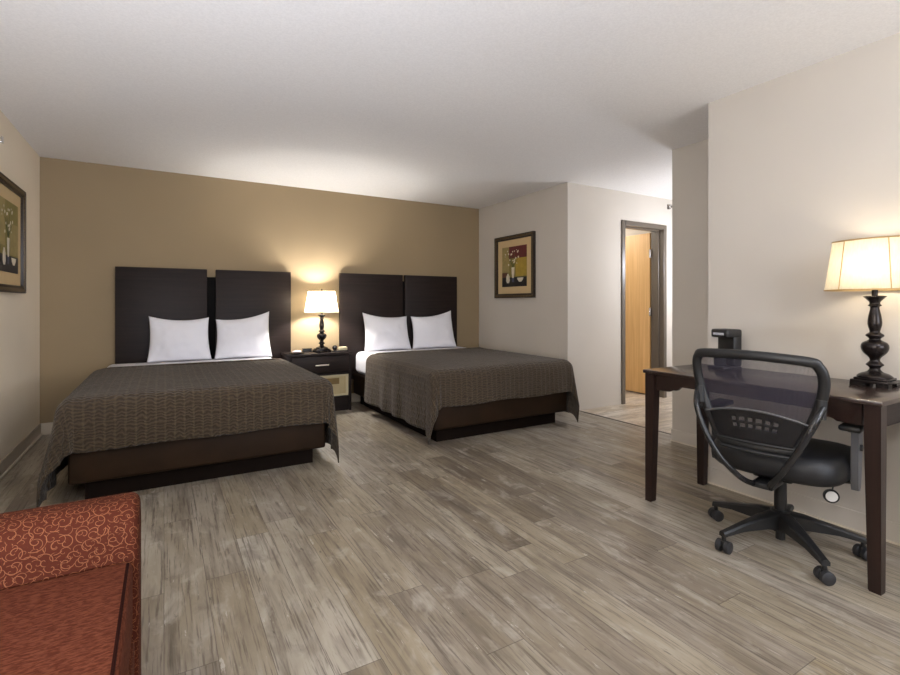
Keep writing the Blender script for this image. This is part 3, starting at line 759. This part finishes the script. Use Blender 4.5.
# arm rests
for sd in (-1, 1):
    bm = BM(); add_box(bm, -.125, .115, sd*.284-.04, sd*.284+.04, .615, .64, bev=.011, seg=3); pad = mk('armrest', bm, M_blk, ch)
    bm = BM(); pr = [(-.03, .60), (.045, .60), (.04, .52), (.025, .42), (.012, .36), (-.006, .345), (-.03, .35), (-.04, .38), (-.04, .46)]
    add_prism(bm, pr, 'y', sd*.284-.013, sd*.284+.013); add_box(bm, -.05, .05, sd*.284-.022, sd*.284+.022, .598, .616, bev=.004)
    mk('arm_post', bm, M_grey if sd < 0 else M_blk, pad, True)
    bm = BM(); add_tube(bm, [(.0, sd*.271, .375), (.0, sd*.19, .362)], .014, 10, flat=.6); mk('arm_bracket', bm, M_blk, pad)
    bm = BM(); add_tube(bm, [(.0, sd*.297, .53), (.0, sd*.305, .53)], .014, 16); mk('height_button', bm, M_blk, pad)
# tag hanging on a cord under the seat
hx, hy = .15, -.165
bm = BM(); add_tube(bm, curve([(.05, -.05, .368), (.11, -.075, .345), (.18, -.14, .325), (.19, -.16, .30), (hx+.02, hy, .285), (hx, hy, .27)], 5), .003, 8); cd = mk('hanging_cord', bm, M_blk, ch)
bm = BM(); add_tube(bm, [(hx, hy+.004, .245), (hx-.008, hy, .245)], .032, 24); mk('tag_rim', bm, M_blk, cd)
bm = BM(); add_tube(bm, [(hx-.0085, hy-.001, .245), (hx-.0105, hy-.002, .245)], .024, 24); o = mk('white_tag', bm, M_white, cd); 

# ------------------------------------------------------------------ sofa
sf = thing('sofa', 'rust-red sofa with scroll-patterned arm at the lower left, cut by the photo', 'sofa', (-.49, .75, 0))
SX0, SX1, SY1 = -.92, -.055, 1.635
def loft(bm, secs, close=True, uvscale=1.0):
    """secs: list of rows of points; uv = (distance along, distance around)"""
    uvl = bm.loops.layers.uv.verify(); rows = [[bm.verts.new(p) for p in s_] for s_ in secs]
    us = [0]
    for a, b in zip(secs, secs[1:]): us.append(us[-1]+(Vector(b[0])-Vector(a[0])).length)
    vs = [0]; s0 = secs[0]
    for a, b in zip(s0, s0[1:]): vs.append(vs[-1]+(Vector(b)-Vector(a)).length)
    for i in range(len(rows)-1):
        for k in range(len(s0)-1):
            f = bm.faces.new((rows[i][k], rows[i+1][k], rows[i+1][k+1], rows[i][k+1]))
            for lp_, (a, b) in zip(f.loops, ((i, k), (i+1, k), (i+1, k+1), (i, k+1))): lp_[uvl].uv = (us[a], vs[b])
    return rows
def cap(bm, row, fn):
    uvl = bm.loops.layers.uv.verify(); f = bm.faces.new(row)
    for lp_ in f.loops: lp_[uvl].uv = fn(lp_.vert.co)
def arm(y0, y1, x0, x1, zt, name, par):
    r = .075; cy = (y0+y1)/2
    def sec(x, inset, drop):
        pts = []; yy0, yy1, z = y0+inset, y1-inset, zt-drop
        pts.append((x, yy0, .03))
        pts.append((x, yy0, z-r-.1))
        for k in range(9): a = PI-(PI/2)*k/8; pts.append((x, yy0+r+r*math.cos(a), z-r+r*math.sin(a)))
        for k in range(9): a = PI/2-(PI/2)*k/8; pts.append((x, yy1-r+r*math.cos(a), z-r+r*math.sin(a)))
        pts.append((x, yy1, .03)); return pts
    e = .022; N = 6
    secs = [sec(x0, 0, 0)]+[sec(x0+(x1-e-x0)*k/10, 0, 0) for k in range(1, 11)]
    secs += [sec(x1-e+e*math.sin(k/N*PI/2), e*(1-math.cos(k/N*PI/2)), e*(1-math.cos(k/N*PI/2))) for k in range(1, N+1)]
    bm = BM(); rows = loft(bm, secs); fn = lambda c: (c.y, c.z)
    cap(bm, rows[-1][::-1], fn); cap(bm, rows[0], fn)
    for v in bm.verts: v.co -= Vector((-.49, .75, 0))
    return mk(name, bm, M_scroll, par, angle=60)
arm(1.455, SY1, SX0, SX1, .64, 'arm', sf); arm(-.26, -.08, SX0, SX1, .64, 'arm', sf)
def uvbox(bm):
    uvl = bm.loops.layers.uv.verify()
    for f in bm.faces:
        n_ = f.normal
        for lp_ in f.loops:
            c = lp_.vert.co; lp_[uvl].uv = (c.x, c.y) if abs(n_.z) > .6 else ((c.y, c.z) if abs(n_.x) > .6 else (c.x, c.z))
    return bm
def sbox(name, b, mat, bev, seg=4, par=sf, swap=False):
    bm = BM(); add_box(bm, *b, bev=bev, seg=seg); bm.normal_update(); uvbox(bm)
    for v in bm.verts: v.co -= Vector((-.49, .75, 0))
    return mk(name, bm, mat, par)
sbox('seat_cushion', (SX0+.18, SX1-.012, -.078, 1.452, .33, .512), M_seat, .018)
cu = sf.children[-1] if sf.children else None
sbox('front_rail', (SX0+.02, SX1-.008, -.078, 1.452, .07, .328), M_scroll, .02)
sbox('back', (SX0, SX0+.2, -.078, 1.452, .07, .86), M_scroll, .06)
bm = BM(); add_tube(bm, [(SX1-.022+.49, y-.75, .510) for y in (-.05, .4, .9, 1.43)], .0035, 8); mk('piping', bm, M_pipe, [c for c in sf.children if c.name.startswith('seat_cushion')][0])
for x in (SX0+.06, SX1-.08):
    for y in (-.2, 1.57):
        bm = BM(); add_lathe(bm, [(.018, 0), (.025, .03)], 16, x+.49, y-.75); mk('foot', bm, M_blk, sf)

# ------------------------------------------------------------------ lights
def area(name, loc, rot, sx, sy, power, color):
    d = bpy.data.lights.new(name, 'AREA'); d.shape = 'RECTANGLE'; d.size = sx; d.size_y = sy; d.energy = power; d.color = color
    o = bpy.data.objects.new(name, d); COL.objects.link(o); o.location = loc; o.rotation_euler = rot; return o
area('window_daylight', (1.95, YR-.3, 1.5), (PI/2, 0, 0), 1.9, 1.5, 62, (.93, .98, 1.09))
area('bounce_flash', (-.45, .3, .75), (math.radians(150), 0, math.radians(0)), .5, .5, 50, (.90, .98, 1.16))
def dome(x, y, label, power, r=.16, color=(1, .93, .84), drop=0):
    t_ = thing('ceiling_light', label, 'ceiling light', (x, y, H-drop))
    bm = BM(); add_lathe(bm, [(r+.012, -.02), (r+.012, 0)], 40); mk('rim', bm, M_nickel, t_)
    bm = BM(); add_lathe(bm, [(.002, -.09)]+[(r*math.sin(k/10*PI/2), -.02-.07*math.cos(k/10*PI/2)) for k in range(1, 11)], 40, cap=False); mk('glass_dome', bm, M_dome, t_)
    if drop: bm = BM(); add_lathe(bm, [(.01, .001), (.01, drop)], 12); mk('stem', bm, M_nickel, t_)
    d = bpy.data.lights.new('dome_light', 'POINT'); d.energy = power; d.color = color; d.shadow_soft_size = .12
    o = bpy.data.objects.new('dome_light', d); COL.objects.link(o); o.location = (x, y, H-drop-.24)
dome(1.9, -.6, 'added fill light in a ceiling dome behind the camera', 38, color=(.92, .98, 1.1))  # unseen fill light added to brighten the room, given a made-up dome
dome(5.3, 2.95, 'round hallway pendant light', 46, color=(.93, .98, 1.1), drop=.55)
dome(4.6, 5.0, 'round bathroom ceiling light', 28)
d = bpy.data.lights.new('camera_flash', 'POINT'); d.energy = 38; d.color = (1, .98, .97); d.shadow_soft_size = .15
o = bpy.data.objects.new('camera_flash', d); COL.objects.link(o); o.location = (-.3, -.2, 1.8)
wd = bpy.data.worlds.new('World'); S.world = wd; wd.use_nodes = True
bg = wd.node_tree.nodes['Background']; bg.inputs[0].default_value = (.75, .85, 1, 1); bg.inputs[1].default_value = .6

# ------------------------------------------------------------------ camera
cam = bpy.data.cameras.new('camera'); cam.sensor_width = 36; cam.lens = 36*487/900; cam.shift_y = -33.5/900; cam.clip_start = .02
co = bpy.data.objects.new('camera', cam); COL.objects.link(co); co.location = (0, 0, 1.148)
co.rotation_euler = (PI/2, 0, -math.atan(286/487)); S.camera = co
S.view_settings.view_transform = 'Standard'; S.view_settings.look = 'None'; S.view_settings.exposure = .17; S.view_settings.gamma = 1
S.view_settings.use_curve_mapping = False
try:
    S.cycles.use_denoising = True; S.cycles.max_bounces = 10; S.cycles.diffuse_bounces = 6; S.cycles.transparent_max_bounces = 16
except Exception: pass
